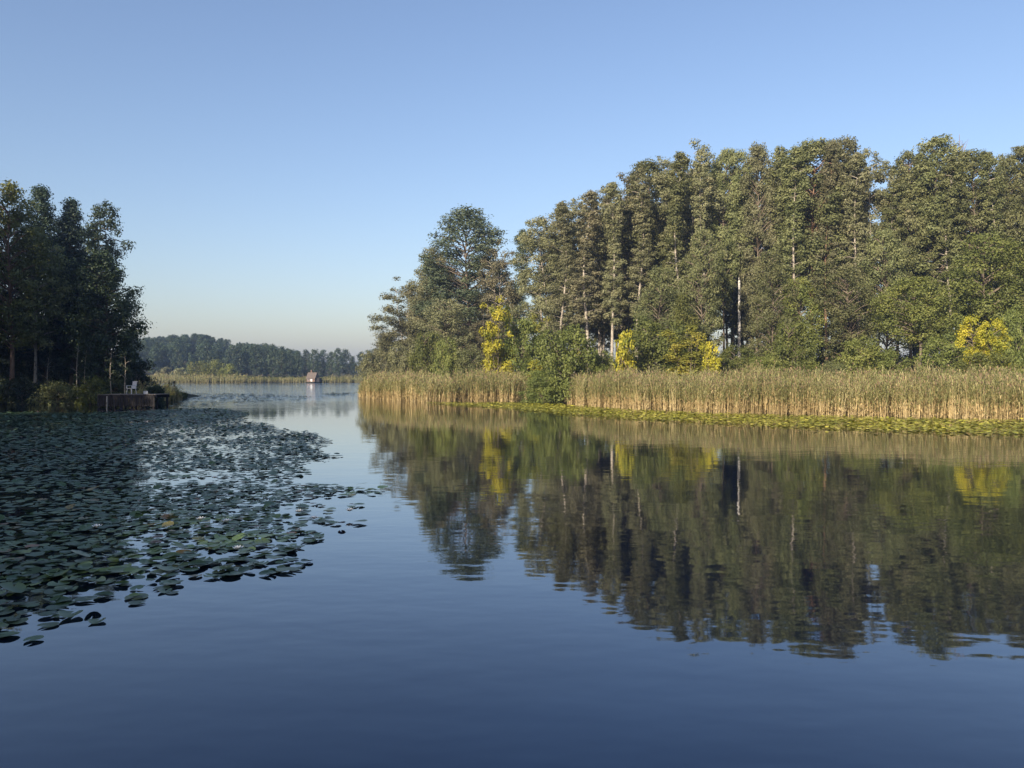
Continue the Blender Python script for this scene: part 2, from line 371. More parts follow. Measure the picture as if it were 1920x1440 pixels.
def set_mat(o, leaf=None, bark=None):
    for ch in o.children:
        m = leaf if ch.name.startswith('crown') else bark
        if m: ch.material_slots[0].link = 'OBJECT'; ch.material_slots[0].material = M[m]
ROW = [  # px, top row, distance, width px, kind, label, overrides
    (728, 628, 119, 46, 'aspen_low', 'low brownish shrubby tree at the very tip of the wooded point', dict(leaf='rust')),
    (765, 520, 116, 78, 'aspen_low', 'loose grey-green tree next in from the tip of the wooded point', {}),
    (812, 462, 114, 88, 'maple', 'ragged grey-green tree just before the tall blue-green one', dict(leaf='grey')),
    (880, 390, 112, 128, 'maple', 'tall blue-green tree with a broad peaked crown near the point', {}),
    (936, 446, 108, 72, 'aspen_low', 'thin grey-brown tree between the blue-green tree and the lone slender one', dict(leaf='rust')),
    (976, 430, 107, 40, 'birch', 'lone slender tree with sky on both sides of its thin crown', dict(leaf='blue')),
    (1030, 384, 101, 84, 'aspen', 'pale-stemmed tree at the edge of the high wood beside the slender tree', {}),
    (1078, 362, 100, 84, 'aspen', 'second pale-stemmed tree in from the slender one', {}),
    (1126, 346, 99, 84, 'aspen', 'pale-stemmed tree with leaning forked stems above the big round green bush', {}),
    (1170, 328, 98, 80, 'aspen', 'pale forked tree standing above the small bright yellow shrub', dict(leaf='rust')),
    (1217, 302, 97, 84, 'alder', 'alder whose dark tip breaks the slope of the treetops', {}),
    (1258, 292, 96, 84, 'aspen', 'thin-leaved tree with sky glinting through its upper crown', {}),
    (1298, 270, 95, 88, 'aspen', 'tall grey-leaved tree topping the sloping treetops', {}),
    (1357, 283, 94, 60, 'alder_high', 'dense alder on the point side of the white sky-gap stem', {}),
    (1419, 272, 93, 62, 'alder', 'dense alder on the other side of the white sky-gap stem', dict(leaf='grey')),
    (1386, 284, 94, 58, 'gap', 'tree with an added bare white stem standing in for bright sky between two dense alders', {}),
    (1462, 276, 92, 66, 'birch', 'slim birch with a pale stem, second past the white sky-gap stem', dict(leaf='alder')),
    (1522, 264, 91, 100, 'alder_high', 'broad-crowned tall tree with a reddish bare lower trunk', dict(bark='bark_red')),
    (1576, 260, 90, 88, 'alder_high', 'tall domed alder touching the broad-crowned reddish trunk tree', dict(leaf='grey')),
    (1640, 282, 89, 70, 'aspen', 'tree with bare stems showing, just before the notch in the treetops', {}),
    (1706, 286, 88, 78, 'alder_high', 'alder rising steeply just past the notch in the treetops', {}),
    (1752, 258, 88, 96, 'alder', 'highest domed alder, beside the bare reddish twigs', {}),
    (1828, 284, 87, 84, 'alder', 'alder directly behind the bright round yellow bush', {}),
    (1880, 292, 86, 84, 'maple', 'dense dark green tree beyond the bright round yellow bush', dict(leaf='alder')),
    (1920, 272, 86, 84, 'alder', 'tall alder cut by the picture edge above the reeds', {}),
    (1052, 376, 94, 46, 'slim', 'slim leaning tree between the first two pale-stemmed ones', {}),
    (1102, 356, 93, 46, 'slim', 'slim pale-stemmed tree above the big round green bush', dict(leaf='rust')),
    (1148, 340, 92, 46, 'slim', 'slim tree just before the small bright yellow shrub', {}),
    (1196, 318, 92, 46, 'slim', 'slim pale-stemmed tree before the alder with the dark tip', {}),
    (1276, 284, 90, 46, 'slim', 'slim pale-stemmed tree above the golden-green shrub', dict(leaf='alder')),
    (1320, 280, 90, 44, 'slim', 'slim pale-stemmed tree next to the tall grey-leaved one', {}),
    (1490, 276, 88, 46, 'slim', 'slim pale-stemmed tree above the dark round bush', dict(leaf='alder')),
    (1550, 266, 88, 44, 'slim', 'slim tree standing against the reddish bare trunk', dict(bark='bark_red')),
    (1608, 284, 86, 44, 'slim', 'slim pale-stemmed tree above the olive mound bush', {}),
    (1680, 340, 86, 44, 'slim', 'slim lower tree inside the notch in the treetops', dict(leaf='alder')),
    (1782, 290, 85, 46, 'slim', 'slim tree between the highest alder and the bare twigs', dict(leaf='alder')),
    (1856, 288, 84, 46, 'slim', 'slim tree just past the bright round yellow bush', dict(leaf='alder')),
]
front = []
NAMES = dict(alder='alder_tree', alder_high='alder_tree', aspen='aspen_tree', aspen_low='aspen_tree', birch='birch_tree', gap='birch_tree', slim='slender_tree')  # the gap tree is an added stand-in for bright sky
for i, (px, top, D, wpx, kind, label, ov) in enumerate(ROW):
    x, y = X(px, D), D
    H = Z(top, D) - gz(x, y); R = wpx / 2 / F_PX * D * (1.5 + .18 * math.sin(i * 2.7)) * (1.1 if kind == 'slim' else 1.0)
    t, c, H0, R_0 = use(kind, i)
    o = plant(NAMES.get(kind, 'broadleaf_tree'), x, y, (t, c), label, 'tree', 'tall trees of the wood behind the reeds', R0.uniform(0, 6.28), (R / R_0, R / R_0, H / H0))
    set_mat(o, **ov); front.append((o, H, R))
# bare twiggy tree top
def bare_tree(name, seed, H, bark, n=40):
    rng = np.random.default_rng(seed); mb = MB()
    t = np.linspace(0, 1, 8); p = np.stack([.3 * np.sin(t * 4), .3 * np.cos(t * 3) - .3, H * t], 1)
    mb.tube(p, .17 * (1 - t * .9), 6, False)
    for i in range(n):
        h0 = H * (.45 + .5 * i / n); a = np.array([np.interp(h0, p[:, 2], p[:, 0]), np.interp(h0, p[:, 2], p[:, 1]), h0])
        az = i * 2.4 + rng.uniform(-.5, .5); L = rng.uniform(1.2, 3.0) * (1.15 - .6 * i / n)
        e = a + np.array([math.cos(az) * L * .6, math.sin(az) * L * .6, L])
        mb.tube([a, (a + e) / 2 + [0, 0, -.12], e], [.04, .026, .010], 4, False)
        for j in range(4):
            b = a + (e - a) * rng.uniform(.35, .95); f = b + np.array([rng.normal() * .35, rng.normal() * .35, rng.uniform(.4, .9)])
            mb.tube([b, f], [.018, .008], 3, False)
    return mb.mesh(name, [M[bark]])
D = 90; x = X(1794, D)
o = empty('dead_tree', (x, D, gz(x, D) - .05)); link('trunk', bare_tree('dead_tree', 5, Z(256, D) - .7, 'bark_red'), o)
tag(o, 'leafless reddish twigs of a dead tree sticking out of the treetops', 'tree')

# lower trees standing before the tall row
MID = [
    (1722, 520, 74, 128, 'umbrella', 'shorter tree with an olive umbrella crown on one straight trunk', dict(leaf='olive')),
    (1285, 552, 80, 92, 'cone', 'pointed olive tree half the height of the wood behind it', dict(leaf='olive')),
    (1446, 470, 82, 72, 'mid', 'half-height green tree just past the white sky-gap stem', {}),
    (1590, 500, 80, 96, 'mid', 'half-height dark tree behind the olive mound bush', dict(leaf='alder')),
    (1850, 440, 78, 120, 'mid', 'half-height broad tree above the bright round yellow bush', dict(leaf='bush')),
    (1660, 430, 84, 86, 'mid', 'half-height tree behind the olive umbrella crown', {}),
    (1318, 430, 84, 70, 'mid', 'half-height tree before the white sky-gap stem, towards the point', {}),
    (1500, 520, 82, 74, 'mid', 'half-height tree behind the dark round bush', dict(leaf='olive')),
    (1240, 500, 86, 74, 'mid', 'half-height tree behind the pointed olive one', {}),
    (840, 560, 100, 90, 'mid', 'half-height grey-green tree below the tall blue-green one', dict(leaf='grey')),
    (915, 600, 100, 74, 'mid', 'half-height brownish tree behind the tall yellow shrub', dict(leaf='rust')),
    (1925, 450, 76, 110, 'mid', 'half-height green tree at the picture edge', dict(leaf='bush')),
]
for i, (px, top, D, wpx, kind, label, ov) in enumerate(MID):
    x, y = X(px, D), D; H = Z(top, D) - gz(x, y); R = wpx / 2 / F_PX * D * 1.35
    t, c, H0, R_0 = use(kind, i)
    o = plant('young_tree', x, y, (t, c), label, 'tree', 'half-height trees at the front of the wood', R0.uniform(0, 6.28), (R / R_0, R / R_0, H / H0)); set_mat(o, **ov)

# deeper rows, seen only between the others: copies of the front trees
rng = np.random.default_rng(5)
back = [(760, 118), (800, 122), (850, 119), (905, 117), (1040, 112), (1085, 118), (1130, 110), (1160, 121), (1205, 112), (1245, 122), (1280, 110), (1312, 118), (1368, 110), (1390, 118), (1408, 112),
        (1462, 118), (1490, 108), (1540, 120), (1560, 105), (1610, 112), (1600, 100), (1720, 104), (1735, 116), (1780, 100), (1810, 112), (1855, 102), (1890, 114), (1935, 100), (1960, 90), (2010, 86)]
def skyline(px):
    pts = [(728, 640), (765, 540), (812, 480), (880, 420), (936, 470), (1000, 430), (1030, 400), (1126, 362), (1217, 325), (1298, 290), (1428, 290), (1522, 282), (1600, 282), (1668, 345), (1706, 300), (1752, 278), (1828, 300), (2100, 300)]
    return np.interp(px, [p[0] for p in pts], [p[1] for p in pts])
for i, (px, D) in enumerate(back):
    x, y = X(px, D), D
    src, H0, R_0 = front[[7, 10, 13, 18, 21, 8, 14][i % 7] if px > 1000 else [1, 2, 4][i % 3]]
    H = (Z(skyline(px) + 14, D) - gz(x, y)) * rng.uniform(.9, .99)
    s = H / H0
    c = copy_tree(src); c.location = (x, y, gz(x, y) - .05); c.rotation_euler = (0, 0, rng.uniform(0, 6.28)); sw = src.scale[0] * min(s, 1.2); c.scale = (sw, sw, src.scale[2] * s)
    tag(c, 'tree in the deeper rows of the wood, seen only through the front row', 'tree', 'deeper rows of the wood behind the reeds')

# ------------------------------------------------------------------ bushes along the edge of the wood
BK = dict(cb=.04, prof='bush', clumps=42, leaves=5200, size=.19, trunk_r=.05, stems=5, spread=.18, leaf='bush', bark='bark', crf=(.26, .44), up=.45, sway=.1, limb_r=.02, flat=.8)
BP = dict(BK); BP.update(clumps=75, leaves=11000, size=.155, crf=(.18, .36)); protos('round_bush', 4, 501, 4.6, 2.4, **BP)
BP.update(prof='cone', clumps=60, leaves=7000, size=.165, crf=(.22, .42), leaf='yellow'); protos('cone_bush', 2, 511, 6.5, 1.6, **BP)
BP.update(prof='bush', clumps=30, leaves=2600, size=.14, crf=(.28, .46), leaf='yellow'); protos('small_bush', 2, 521, 2.4, .9, **BP)
BP.update(cb=.22, clumps=60, leaves=9000, size=.15, crf=(.2, .38)); protos('high_bush', 1, 531, 6.0, 1.6, **BP)
BUSH = [  # px, top, distance, width, label, overrides
    (700, 652, 96, 52, 'low dark bush where the wooded point meets the open lake', dict(leaf='grey')),
    (752, 640, 96, 62, 'grey-green bush above the tip of the reeds', dict(leaf='grey')),
    (800, 618, 92, 62, 'fresh green bush nearest the tip of the reeds', {}),
    (838, 630, 90, 50, 'green bush with a lighter leaf patch beside the fresh green one', dict(leaf='olive')),
    (880, 648, 90, 62, 'dark low bush before the tall yellow shrub', dict(leaf='alder')),
    (930, 558, 80.5, 56, 'tall narrow bright yellow shrub above the reeds', dict(leaf='yellow', prof='cone', clumps=38, leaves=4200, size=.22, crf=(.35, .55))),
    (976, 592, 82, 84, 'tall green bush between two yellow shrubs', {}),
    (1002, 586, 84, 56, 'pale yellow shrub behind the tall green bush', dict(leaf='gold', prof='cone')),
    (1003, 668, 80, 36, 'small yellow shrub just above the reeds by the big bush', dict(leaf='yellow', clumps=16, leaves=900, size=.18)),
    (1062, 606, 71, 106, 'big round dark green bush reaching down to the water between the reeds', dict(clumps=64, leaves=9000)),
    (1020, 690, 69.5, 74, 'low green bush leaning over the water below the big round one', dict(clumps=36, leaves=3600, size=.17)),
    (1128, 655, 74, 66, 'olive bush beside the big round one', dict(leaf='olive')),
    (1172, 612, 71, 42, 'small bright yellow shrub in two tiers', dict(leaf='yellow', prof='column', clumps=22, leaves=1900, crf=(.4, .6))),
    (1222, 592, 75, 108, 'wide green bush between the yellow and the golden shrub', dict(clumps=60, leaves=8000)),
    (1290, 606, 70, 84, 'golden-green shrub with a pointed top', dict(leaf='gold', prof='cone')),
    (1331, 640, 68, 30, 'slim little yellow shrub beside the golden-green one', dict(leaf='yellow', prof='cone', clumps=14, leaves=800, size=.17)),
    (1385, 642, 72, 78, 'mid green bush at the foot of the white sky-gap stem', {}),
    (1435, 662, 70, 60, 'low olive bush just past the foot of the white sky-gap stem', dict(leaf='olive')),
    (1486, 598, 72, 88, 'dark round bush before the reddish trunk', {}),
    (1612, 628, 69, 96, 'olive mound-shaped bush between two bare trunks', dict(leaf='olive', clumps=50, leaves=6500)),
    (1668, 650, 68, 64, 'small green bush beside the olive mound', {}),
    (1770, 622, 70, 84, 'shadowy green bush between the umbrella tree and the yellow bush', {}),
    (1846, 582, 60, 62, 'bright round yellow bush above the reeds', dict(leaf='yellow', clumps=44, leaves=5200, size=.19, cb=.25)),
    (1858, 655, 58, 100, 'low yellow-green bush under the bright yellow one', dict(leaf='olive', clumps=36, leaves=4200, size=.18)),
    (1900, 572, 65, 74, 'green bush beyond the bright yellow one at the picture edge', {}),
    (1560, 676, 68, 60, 'low dark undershrub at the foot of the reddish trunk', dict(leaf='alder', clumps=24, leaves=2400)),
]
for i, (px, top, D, wpx, label, ov) in enumerate(BUSH):
    x, y = X(px, D), D; g = gz(x, y); H = Z(top, D) - max(g, 0); R = wpx / 2 / F_PX * D * 1.25
    kind = 'cone_bush' if ov.get('prof') == 'cone' and wpx > 40 else 'small_bush' if wpx < 45 else 'high_bush' if ov.get('cb') else 'round_bush'
    t, c, H0, R_0 = use(kind, i)
    o = plant('bush', x, y, (t, c), label, 'bush', 'bushes along the edge of the wood', R0.uniform(0, 6.28), (R / R_0, R / R_0, H / H0), -.05 if g > 0 else -g - .05)
    set_mat(o, ov.get('leaf', 'bush'))

# dark undergrowth deep inside the wood
rng = np.random.default_rng(8)
src_b = [o for o in C.objects if o.name.startswith('bush') and o.parent is None and o.get('category') == 'bush'][-6:]
for i, px in enumerate(list(range(1030, 1960, 30)) + list(range(760, 960, 34))):
    D = float(np.interp(px, [760, 1030, 1960], [122, 112, 102])) + rng.uniform(-5, 5)
    x = X(px, D); c = copy_tree(src_b[i % 6]); k = rng.uniform(.9, 1.3)
    c.location = (x, D, gz(x, D) - .1); c.rotation_euler = (0, 0, rng.uniform(0, 6.28)); c.scale = (k * 1.25, k * 1.25, k)
    tag(c, 'shadowy bush deep inside the wood, behind the trunks', 'bush', 'undergrowth deep inside the wood')

# ------------------------------------------------------------------ trees of the shaded bank
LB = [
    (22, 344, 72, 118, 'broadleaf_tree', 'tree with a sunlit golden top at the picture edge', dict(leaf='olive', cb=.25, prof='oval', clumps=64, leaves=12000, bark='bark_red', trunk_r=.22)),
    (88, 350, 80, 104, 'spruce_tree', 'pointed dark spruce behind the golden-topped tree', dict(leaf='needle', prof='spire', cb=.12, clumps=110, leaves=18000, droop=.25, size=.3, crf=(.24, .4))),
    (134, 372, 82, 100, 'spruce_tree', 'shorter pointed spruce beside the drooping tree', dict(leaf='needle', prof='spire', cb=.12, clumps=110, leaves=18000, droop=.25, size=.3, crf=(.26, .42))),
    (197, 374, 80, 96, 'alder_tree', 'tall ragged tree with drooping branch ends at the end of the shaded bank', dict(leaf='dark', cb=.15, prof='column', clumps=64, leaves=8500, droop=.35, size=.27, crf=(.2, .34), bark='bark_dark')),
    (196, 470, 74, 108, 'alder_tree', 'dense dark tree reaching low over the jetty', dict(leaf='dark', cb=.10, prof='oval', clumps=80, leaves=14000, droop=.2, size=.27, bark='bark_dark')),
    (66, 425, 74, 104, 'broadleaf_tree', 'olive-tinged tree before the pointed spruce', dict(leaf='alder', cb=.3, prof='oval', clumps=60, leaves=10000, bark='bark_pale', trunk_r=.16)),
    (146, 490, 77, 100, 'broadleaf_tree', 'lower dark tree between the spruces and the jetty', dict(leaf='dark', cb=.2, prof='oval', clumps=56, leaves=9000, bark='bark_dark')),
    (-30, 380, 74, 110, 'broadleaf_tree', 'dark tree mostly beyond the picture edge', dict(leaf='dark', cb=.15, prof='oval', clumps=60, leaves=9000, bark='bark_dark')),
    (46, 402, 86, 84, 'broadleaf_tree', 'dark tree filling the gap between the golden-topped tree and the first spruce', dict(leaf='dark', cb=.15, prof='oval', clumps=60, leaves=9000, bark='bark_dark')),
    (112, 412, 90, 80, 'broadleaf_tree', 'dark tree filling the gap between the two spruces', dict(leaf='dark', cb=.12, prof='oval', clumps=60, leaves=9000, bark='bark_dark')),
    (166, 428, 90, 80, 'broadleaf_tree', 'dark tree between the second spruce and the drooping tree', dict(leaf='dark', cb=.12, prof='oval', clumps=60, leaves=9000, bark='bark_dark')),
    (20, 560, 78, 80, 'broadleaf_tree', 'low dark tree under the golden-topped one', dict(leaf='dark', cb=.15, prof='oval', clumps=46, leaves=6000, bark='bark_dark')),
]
left_trees = []
for i, (px, top, D, wpx, nm, label, ov) in enumerate(LB):
    x, y = X(px, D), D; H = Z(top, D) - gz(x, y); R = wpx / 2 / F_PX * D
    kw = dict(trunk_r=.2, bark='bark'); kw.update(ov)
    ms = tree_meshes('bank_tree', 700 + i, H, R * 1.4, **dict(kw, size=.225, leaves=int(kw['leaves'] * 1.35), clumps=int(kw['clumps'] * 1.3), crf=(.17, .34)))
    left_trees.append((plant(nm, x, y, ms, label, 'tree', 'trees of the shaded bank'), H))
# thin pale saplings
for i, (px, y0, D) in enumerate([(145, 655, 71), (160, 668, 72), (208, 668, 70), (90, 680, 71), (234, 680, 69)]):
    x = X(px, D); H = Z(y0, D) - gz(x, D) + 1.2
    ms = tree_meshes('sapling', 760 + i, H, .8, cb=.25, prof='oval', clumps=12, leaves=300, size=.14, trunk_r=.065, leaf='dark', bark='bark_pale', limb_r=.015, sway=.1)
    plant('sapling', x, D, ms, ['tallest thin pale sapling under the shaded trees', 'second thin pale sapling under the shaded trees', 'thin pale sapling close to the white chair', 'small pale sapling under the spruce', 'little sapling behind the jetty'][i], 'sapling', 'saplings on the shaded bank')
for i, (px, top, D, wpx, lf, label) in enumerate([(105, 690, 68, 90, 'alder', 'yellow-green low bush on the shaded bank'), (170, 700, 68.5, 70, 'bush', 'low green bush between the saplings and the jetty'),
        (40, 700, 69, 90, 'dark', 'dark low bush at the water by the picture edge'), (292, 712, 66.6, 36, 'dark', 'small dark bush at the tip of the shaded bank'),
        (255, 672, 75, 44, 'dark', 'dark bush behind the jetty end'), (215, 690, 73, 70, 'dark', 'dark bush right behind the white chair')]):
    x = X(px, D); H = Z(top, D) - max(0, gz(x, D)); kw = dict(BK); kw.update(leaf=lf, clumps=30, leaves=3200, size=.19)
    ms = tree_meshes('bush', 780 + i, H, wpx / 2 / F_PX * D * 1.1, **kw)
    plant('bush', x, D, ms, label, 'bush', 'bushes of the shaded bank')
rng = np.random.default_rng(9)
src_b = [o for o in C.objects if o.get('group') == 'bushes of the shaded bank' and o.parent is None and 'behind' in o['label']]
for i, px in enumerate(range(-20, 250, 24)):
    D = 92 + rng.uniform(-6, 6); x = X(px, D); c = copy_tree(src_b[i % len(src_b)]); k = rng.uniform(1.2, 1.7)
    c.location = (x, D, gz(x, D) - .1); c.rotation_euler = (0, 0, rng.uniform(0, 6.28)); c.scale = (k * 1.2, k * 1.2, k)
    tag(c, 'dark bush behind the trunks of the shaded bank', 'bush', 'undergrowth behind the shaded bank')
# the same wood goes on along the bank towards and behind the viewer: it throws the shade on the lilies
for i, (x, y, H) in enumerate([(-54, 70, 23), (-50, 60, 23), (-60, 76, 25), (-49, 50, 22), (-43, 42, 20), (-58, 60, 25), (-37, 33, 19), (-33, 25, 18), (-30, 17, 18), (-27, 9, 17), (-24, 1, 17),
                               (-22, -7, 17), (-20.5, -15, 17), (-20, -23, 17), (-30, 2, 19), (-28, -10, 19), (-27, -20, 19), (-40, 22, 20), (-34, 10, 19), (-19, -31, 18), (-26, -33, 20), (-48, 36, 22)]):
    src, H0 = left_trees[[0, 4, 6, 7][i % 4]]
    s = H / H0; w = min(1.5, max(s, .9)) * (1.3 if i % 4 in (1, 2) else 1.0)
    c = copy_tree(src); c.location = (x, y, gz(x, y)); c.scale = (w, w, s); c.rotation_euler = (0, 0, i * 1.9)
    tag(c, 'tree further along the shaded bank, outside the picture', 'tree', 'bank trees beyond the picture edge')

# ------------------------------------------------------------------ reeds
def reed_bed(name, front, depth, density, hmin, hmax, label, seed, width=.03, nleaf=7, push=(.2, .98), taper_ends=True, green_from=.45, group=None, stem='reed_stem'):
    rng = np.random.default_rng(seed)
    seg = np.linalg.norm(np.diff(front, axis=0), axis=1); L = seg.sum(); cum = np.concatenate([[0], np.cumsum(seg)])
    n = int(L * depth * density)
    u = rng.uniform(0, L, n); dp = depth * rng.uniform(0, 1, n) ** 1.25
    bx = np.interp(u, cum, front[:, 0]); by = np.interp(u, cum, front[:, 1])
    wob = .4 * np.sin(u * .9) + .3 * np.sin(u * 2.3 + 1) + .2 * np.sin(u * 5.1) + .2 * np.sin(u * .31)
    x = bx + push[0] * (dp + wob); y = by + push[1] * (dp + wob)
    hn = .5 + .3 * np.sin(u * .55 + seed) + .22 * np.sin(u * 1.7 + 2) + .18 * np.sin(u * 4.1)
    h = (hmin + (hmax - hmin) * hn) * rng.normal(1, .10, n)
    if taper_ends: h *= np.clip(.62 + np.minimum(u, 1e9) / 6.0, 0, 1)
    h *= np.where(dp < .35, rng.uniform(.72, 1.0, n), 1)
    z0 = np.maximum(ground_z(np.stack([x, y], 1)), -.25)
    lean = rng.normal(0, .07, (n, 2)) + np.stack([.02 + .05 * np.sin(u * .8 + 2 * np.sin(u * .23)), 0 * u], 1)
    az = rng.uniform(0, math.pi, n); wx, wy = np.cos(az), np.sin(az)
    V, Q, MI, VA = [], [], [], []
    base = 0
    def pos(t): return np.stack([x + lean[:, 0] * h * t ** 1.6, y + lean[:, 1] * h * t ** 1.6, z0 + h * t], 1)
    side = np.stack([wx, wy, np.zeros(n)], 1)
    ts = [0, .55, .96]; ws = [width, width * .8, width * .25]
    rows = [np.stack([pos(t) - side * w * .5, pos(t) + side * w * .5], 1) for t, w in zip(ts, ws)]
    V.append(np.stack(rows, 1).reshape(-1, 3))                       # n*3*2
    b = np.arange(n)[:, None] * 6
    Q.append(np.concatenate([b + np.array([0, 1, 3, 2]), b + np.array([2, 3, 5, 4])])); MI += [0] * n + list((rng.uniform(0, 1, n) < .62).astype(int))
    sv = rng.uniform(0, 1, n); patchv = .5 + .5 * np.sin(u * 1.3 + 3 * np.sin(u * .4))
    sv = np.clip(.6 * sv + .4 * patchv, 0, 1); VA += [sv, sv]
    base += n * 6
    for k in range(nleaf):
        t0 = np.clip(rng.uniform(.12, .95, n), 0, 1); a = rng.uniform(0, 2 * math.pi, n); ln = rng.uniform(.3, .62, n) * (.75 + .4 * t0)
        p0 = np.stack([x + lean[:, 0] * h * t0 ** 1.6, y + lean[:, 1] * h * t0 ** 1.6, z0 + h * t0], 1)
        out = np.stack([np.cos(a), np.sin(a), np.zeros(n)], 1); upv = rng.uniform(.35, 1.3, n)
        p1 = p0 + out * (ln * .4)[:, None] + np.array([0, 0, 1.0]) * (ln * .55 * upv)[:, None]
        p2 = p1 + out * (ln * .45)[:, None] + np.array([0, 0, 1.0]) * (ln * rng.uniform(-.35, .25, n))[:, None]
        sd = np.stack([-np.sin(a), np.cos(a), np.zeros(n)], 1) * (width * .85)
        V.append(np.stack([p0, p1 + sd, p2, p1 - sd], 1).reshape(-1, 3))
        Q.append(base + np.arange(n * 4).reshape(-1, 4)); base += n * 4
        gfr = t0 + rng.normal(0, .2, n) > green_from
        MI += list(np.where(gfr, 1, 0)); VA.append(np.clip(.7 * rng.uniform(0, 1, n) + .3 * patchv, 0, 1))
    pl = rng.uniform(0, 1, n) < .45; p = pos(np.full(n, .97))[pl]; m = len(p)
    s = rng.uniform(.12, .22, m)[:, None]; sd = side[pl] * width * 1.1
    V.append(np.stack([p, p + sd + [0, 0, 1] * s * .5, p + [0, 0, 1] * s + side[pl] * .04, p - sd + [0, 0, 1] * s * .5], 1).reshape(-1, 3))
    Q.append(base + np.arange(m * 4).reshape(-1, 4)); MI += [2] * m; VA.append(rng.uniform(0, 1, m))
    me = mesh_np(name, np.concatenate(V), [np.concatenate(Q)], [M[stem], M['reed_leaf'], M['reed_plume']], mat_idx=MI, attr=np.concatenate(VA))
    return tag(link(name, me), label, 'reeds', group, 'stuff')
reed_bed('reed_bed', REED_FRONT_A, 6.0, 34, 2.0, 2.45, 'shorter straw-coloured reed bed at the point', 1, width=.036)
reed_bed('reed_bed', REED_FRONT_B, 6.5, 44, 1.95, 2.45, 'long reed bed with straw-coloured bases and green tops', 2)
reed_bed('reed_bed', np.array([[-300, 229.], [-135, 241.], [-100, 246.], [-84, 249.]]), 7, 3.2, 1.7, 2.3, 'distant pale reed strip below the wooded hill', 3, width=.12, nleaf=4, push=(0, 1), stem='reed_far')
reed_bed('reed_bed', np.array([[-83, 250.], [-74, 258.], [-66, 251.5], [-64.6, 251.5]]), 4, 3.2, 1.3, 1.9, 'distant low reeds on the lake side of the boathouse', 7, width=.12, nleaf=4, push=(0, 1), stem='reed_far')
reed_bed('reed_bed', np.array([[-60.8, 251.], [-50, 251.5], [-20, 259.], [40, 267.]]), 6, 3.2, 1.5, 2.1, 'distant pale green reeds beside the boathouse', 4, width=.12, nleaf=4, push=(0, 1), stem='reed_far', green_from=.2)
reed_bed('reed_bed', np.array([[-31.0, 65.6], [-30.2, 66.4], [-30.4, 70.], [-32.5, 78.]]), 1.6, 16, 1.0, 1.7, 'dark reeds at the end of the jetty', 6, width=.03, push=(-.8, .3), green_from=.1)
# grass and herbs on the banks
def grass(name, pts, hrange, label, seed, width=.05):
    rng = np.random.default_rng(seed); n = len(pts)
    z0 = ground_z(pts); h = rng.uniform(*hrange, n); a = rng.uniform(0, 6.28, n)
    b = np.concatenate([pts, z0[:, None] - .03], 1)
    out = np.stack([np.cos(a), np.sin(a), np.zeros(n)], 1); sd = np.stack([-np.sin(a), np.cos(a), np.zeros(n)], 1) * width
    mid = b + out * (h * .18)[:, None] + np.array([0, 0, 1.]) * (h * .6)[:, None]
    tip = b + out * (h * .5)[:, None] + np.array([0, 0, 1.]) * h[:, None]
    V = np.stack([b, mid + sd, tip, mid - sd], 1).reshape(-1, 3)
    me = mesh_np(name, V, [np.arange(n * 4).reshape(-1, 4)], [M['grass']], attr=rng.uniform(0, 1, n))
    return tag(link(name, me), label, 'grass', kind='stuff')
def scatter(poly, n, seed, cond=None, lo=None, hi=None):
    rng = np.random.default_rng(seed); lo = poly.min(0) if lo is None else lo; hi = poly.max(0) if hi is None else hi
    P = rng.uniform(lo, hi, (n, 2)); d = sdf(poly, P)
    k = d > .05
    if cond is not None: k &= cond(P, d)
    return P[k]
grass('bank_grass', scatter(LEFT, 90000, 3, lambda P, d: d < 9, np.array([-52., 60]), np.array([-27., 84])), (.25, .8), 'dark grass and herbs along the shaded bank', 31)
grass('forest_undergrowth', scatter(RIGHT, 60000, 4, lambda P, d: (d > 2) & (d < 26), np.array([-20., 44]), np.array([58., 115])), (.3, .9), 'low green undergrowth between the reeds and the wood', 32, .09)
grass('meadow_grass', scatter(FAR, 40000, 5, lambda P, d: d < 60, np.array([-200., 240]), np.array([30., 320])), (.3, .7), 'pale meadow grass behind the distant reeds', 33, .2)

# ------------------------------------------------------------------ far shore trees
FT = []
for k in range(6):
    lf = ['far', 'far', 'far', 'far', 'olive', 'far'][k]
    FT.append(tree_meshes('far_tree', 900 + k, 14.0, [3.6, 3.2, 4.2, 3.0, 4.4, 3.8][k], cb=.1, prof=['oval', 'tall', 'oval', 'cone', 'bush', 'tall'][k], clumps=34, leaves=1900, size=.62, trunk_r=.2, leaf=lf, bark='bark_dark', crf=(.3, .5)))
rng = np.random.default_rng(77)
shore_row = [(445, 650, 300), (462, 648, 305), (480, 645, 300), (497, 644, 310), (512, 646, 300), (528, 650, 296), (545, 655, 305), (560, 659, 300), (574, 656, 310), (590, 655, 300), (606, 656, 306), (620, 660, 300),
             (634, 653, 296), (648, 655, 306), (662, 668, 300), (678, 660, 290), (692, 656, 286), (704, 654, 280), (716, 650, 282), (730, 648, 290), (752, 652, 284)]
for i, (px, top, D) in enumerate(shore_row):
    x, y = X(px, D), D; H = Z(top, D) - gz(x, y); s = H / 14.0
    m = FT[[0, 1, 5, 2, 1, 0, 5][i % 7]]
    plant('far_tree', x, y, m, 'blue-green tree in the dark row along the far shore', 'tree', 'row of trees along the far shore', rng.uniform(0, 6.28), (s * .9, s * .9, s))
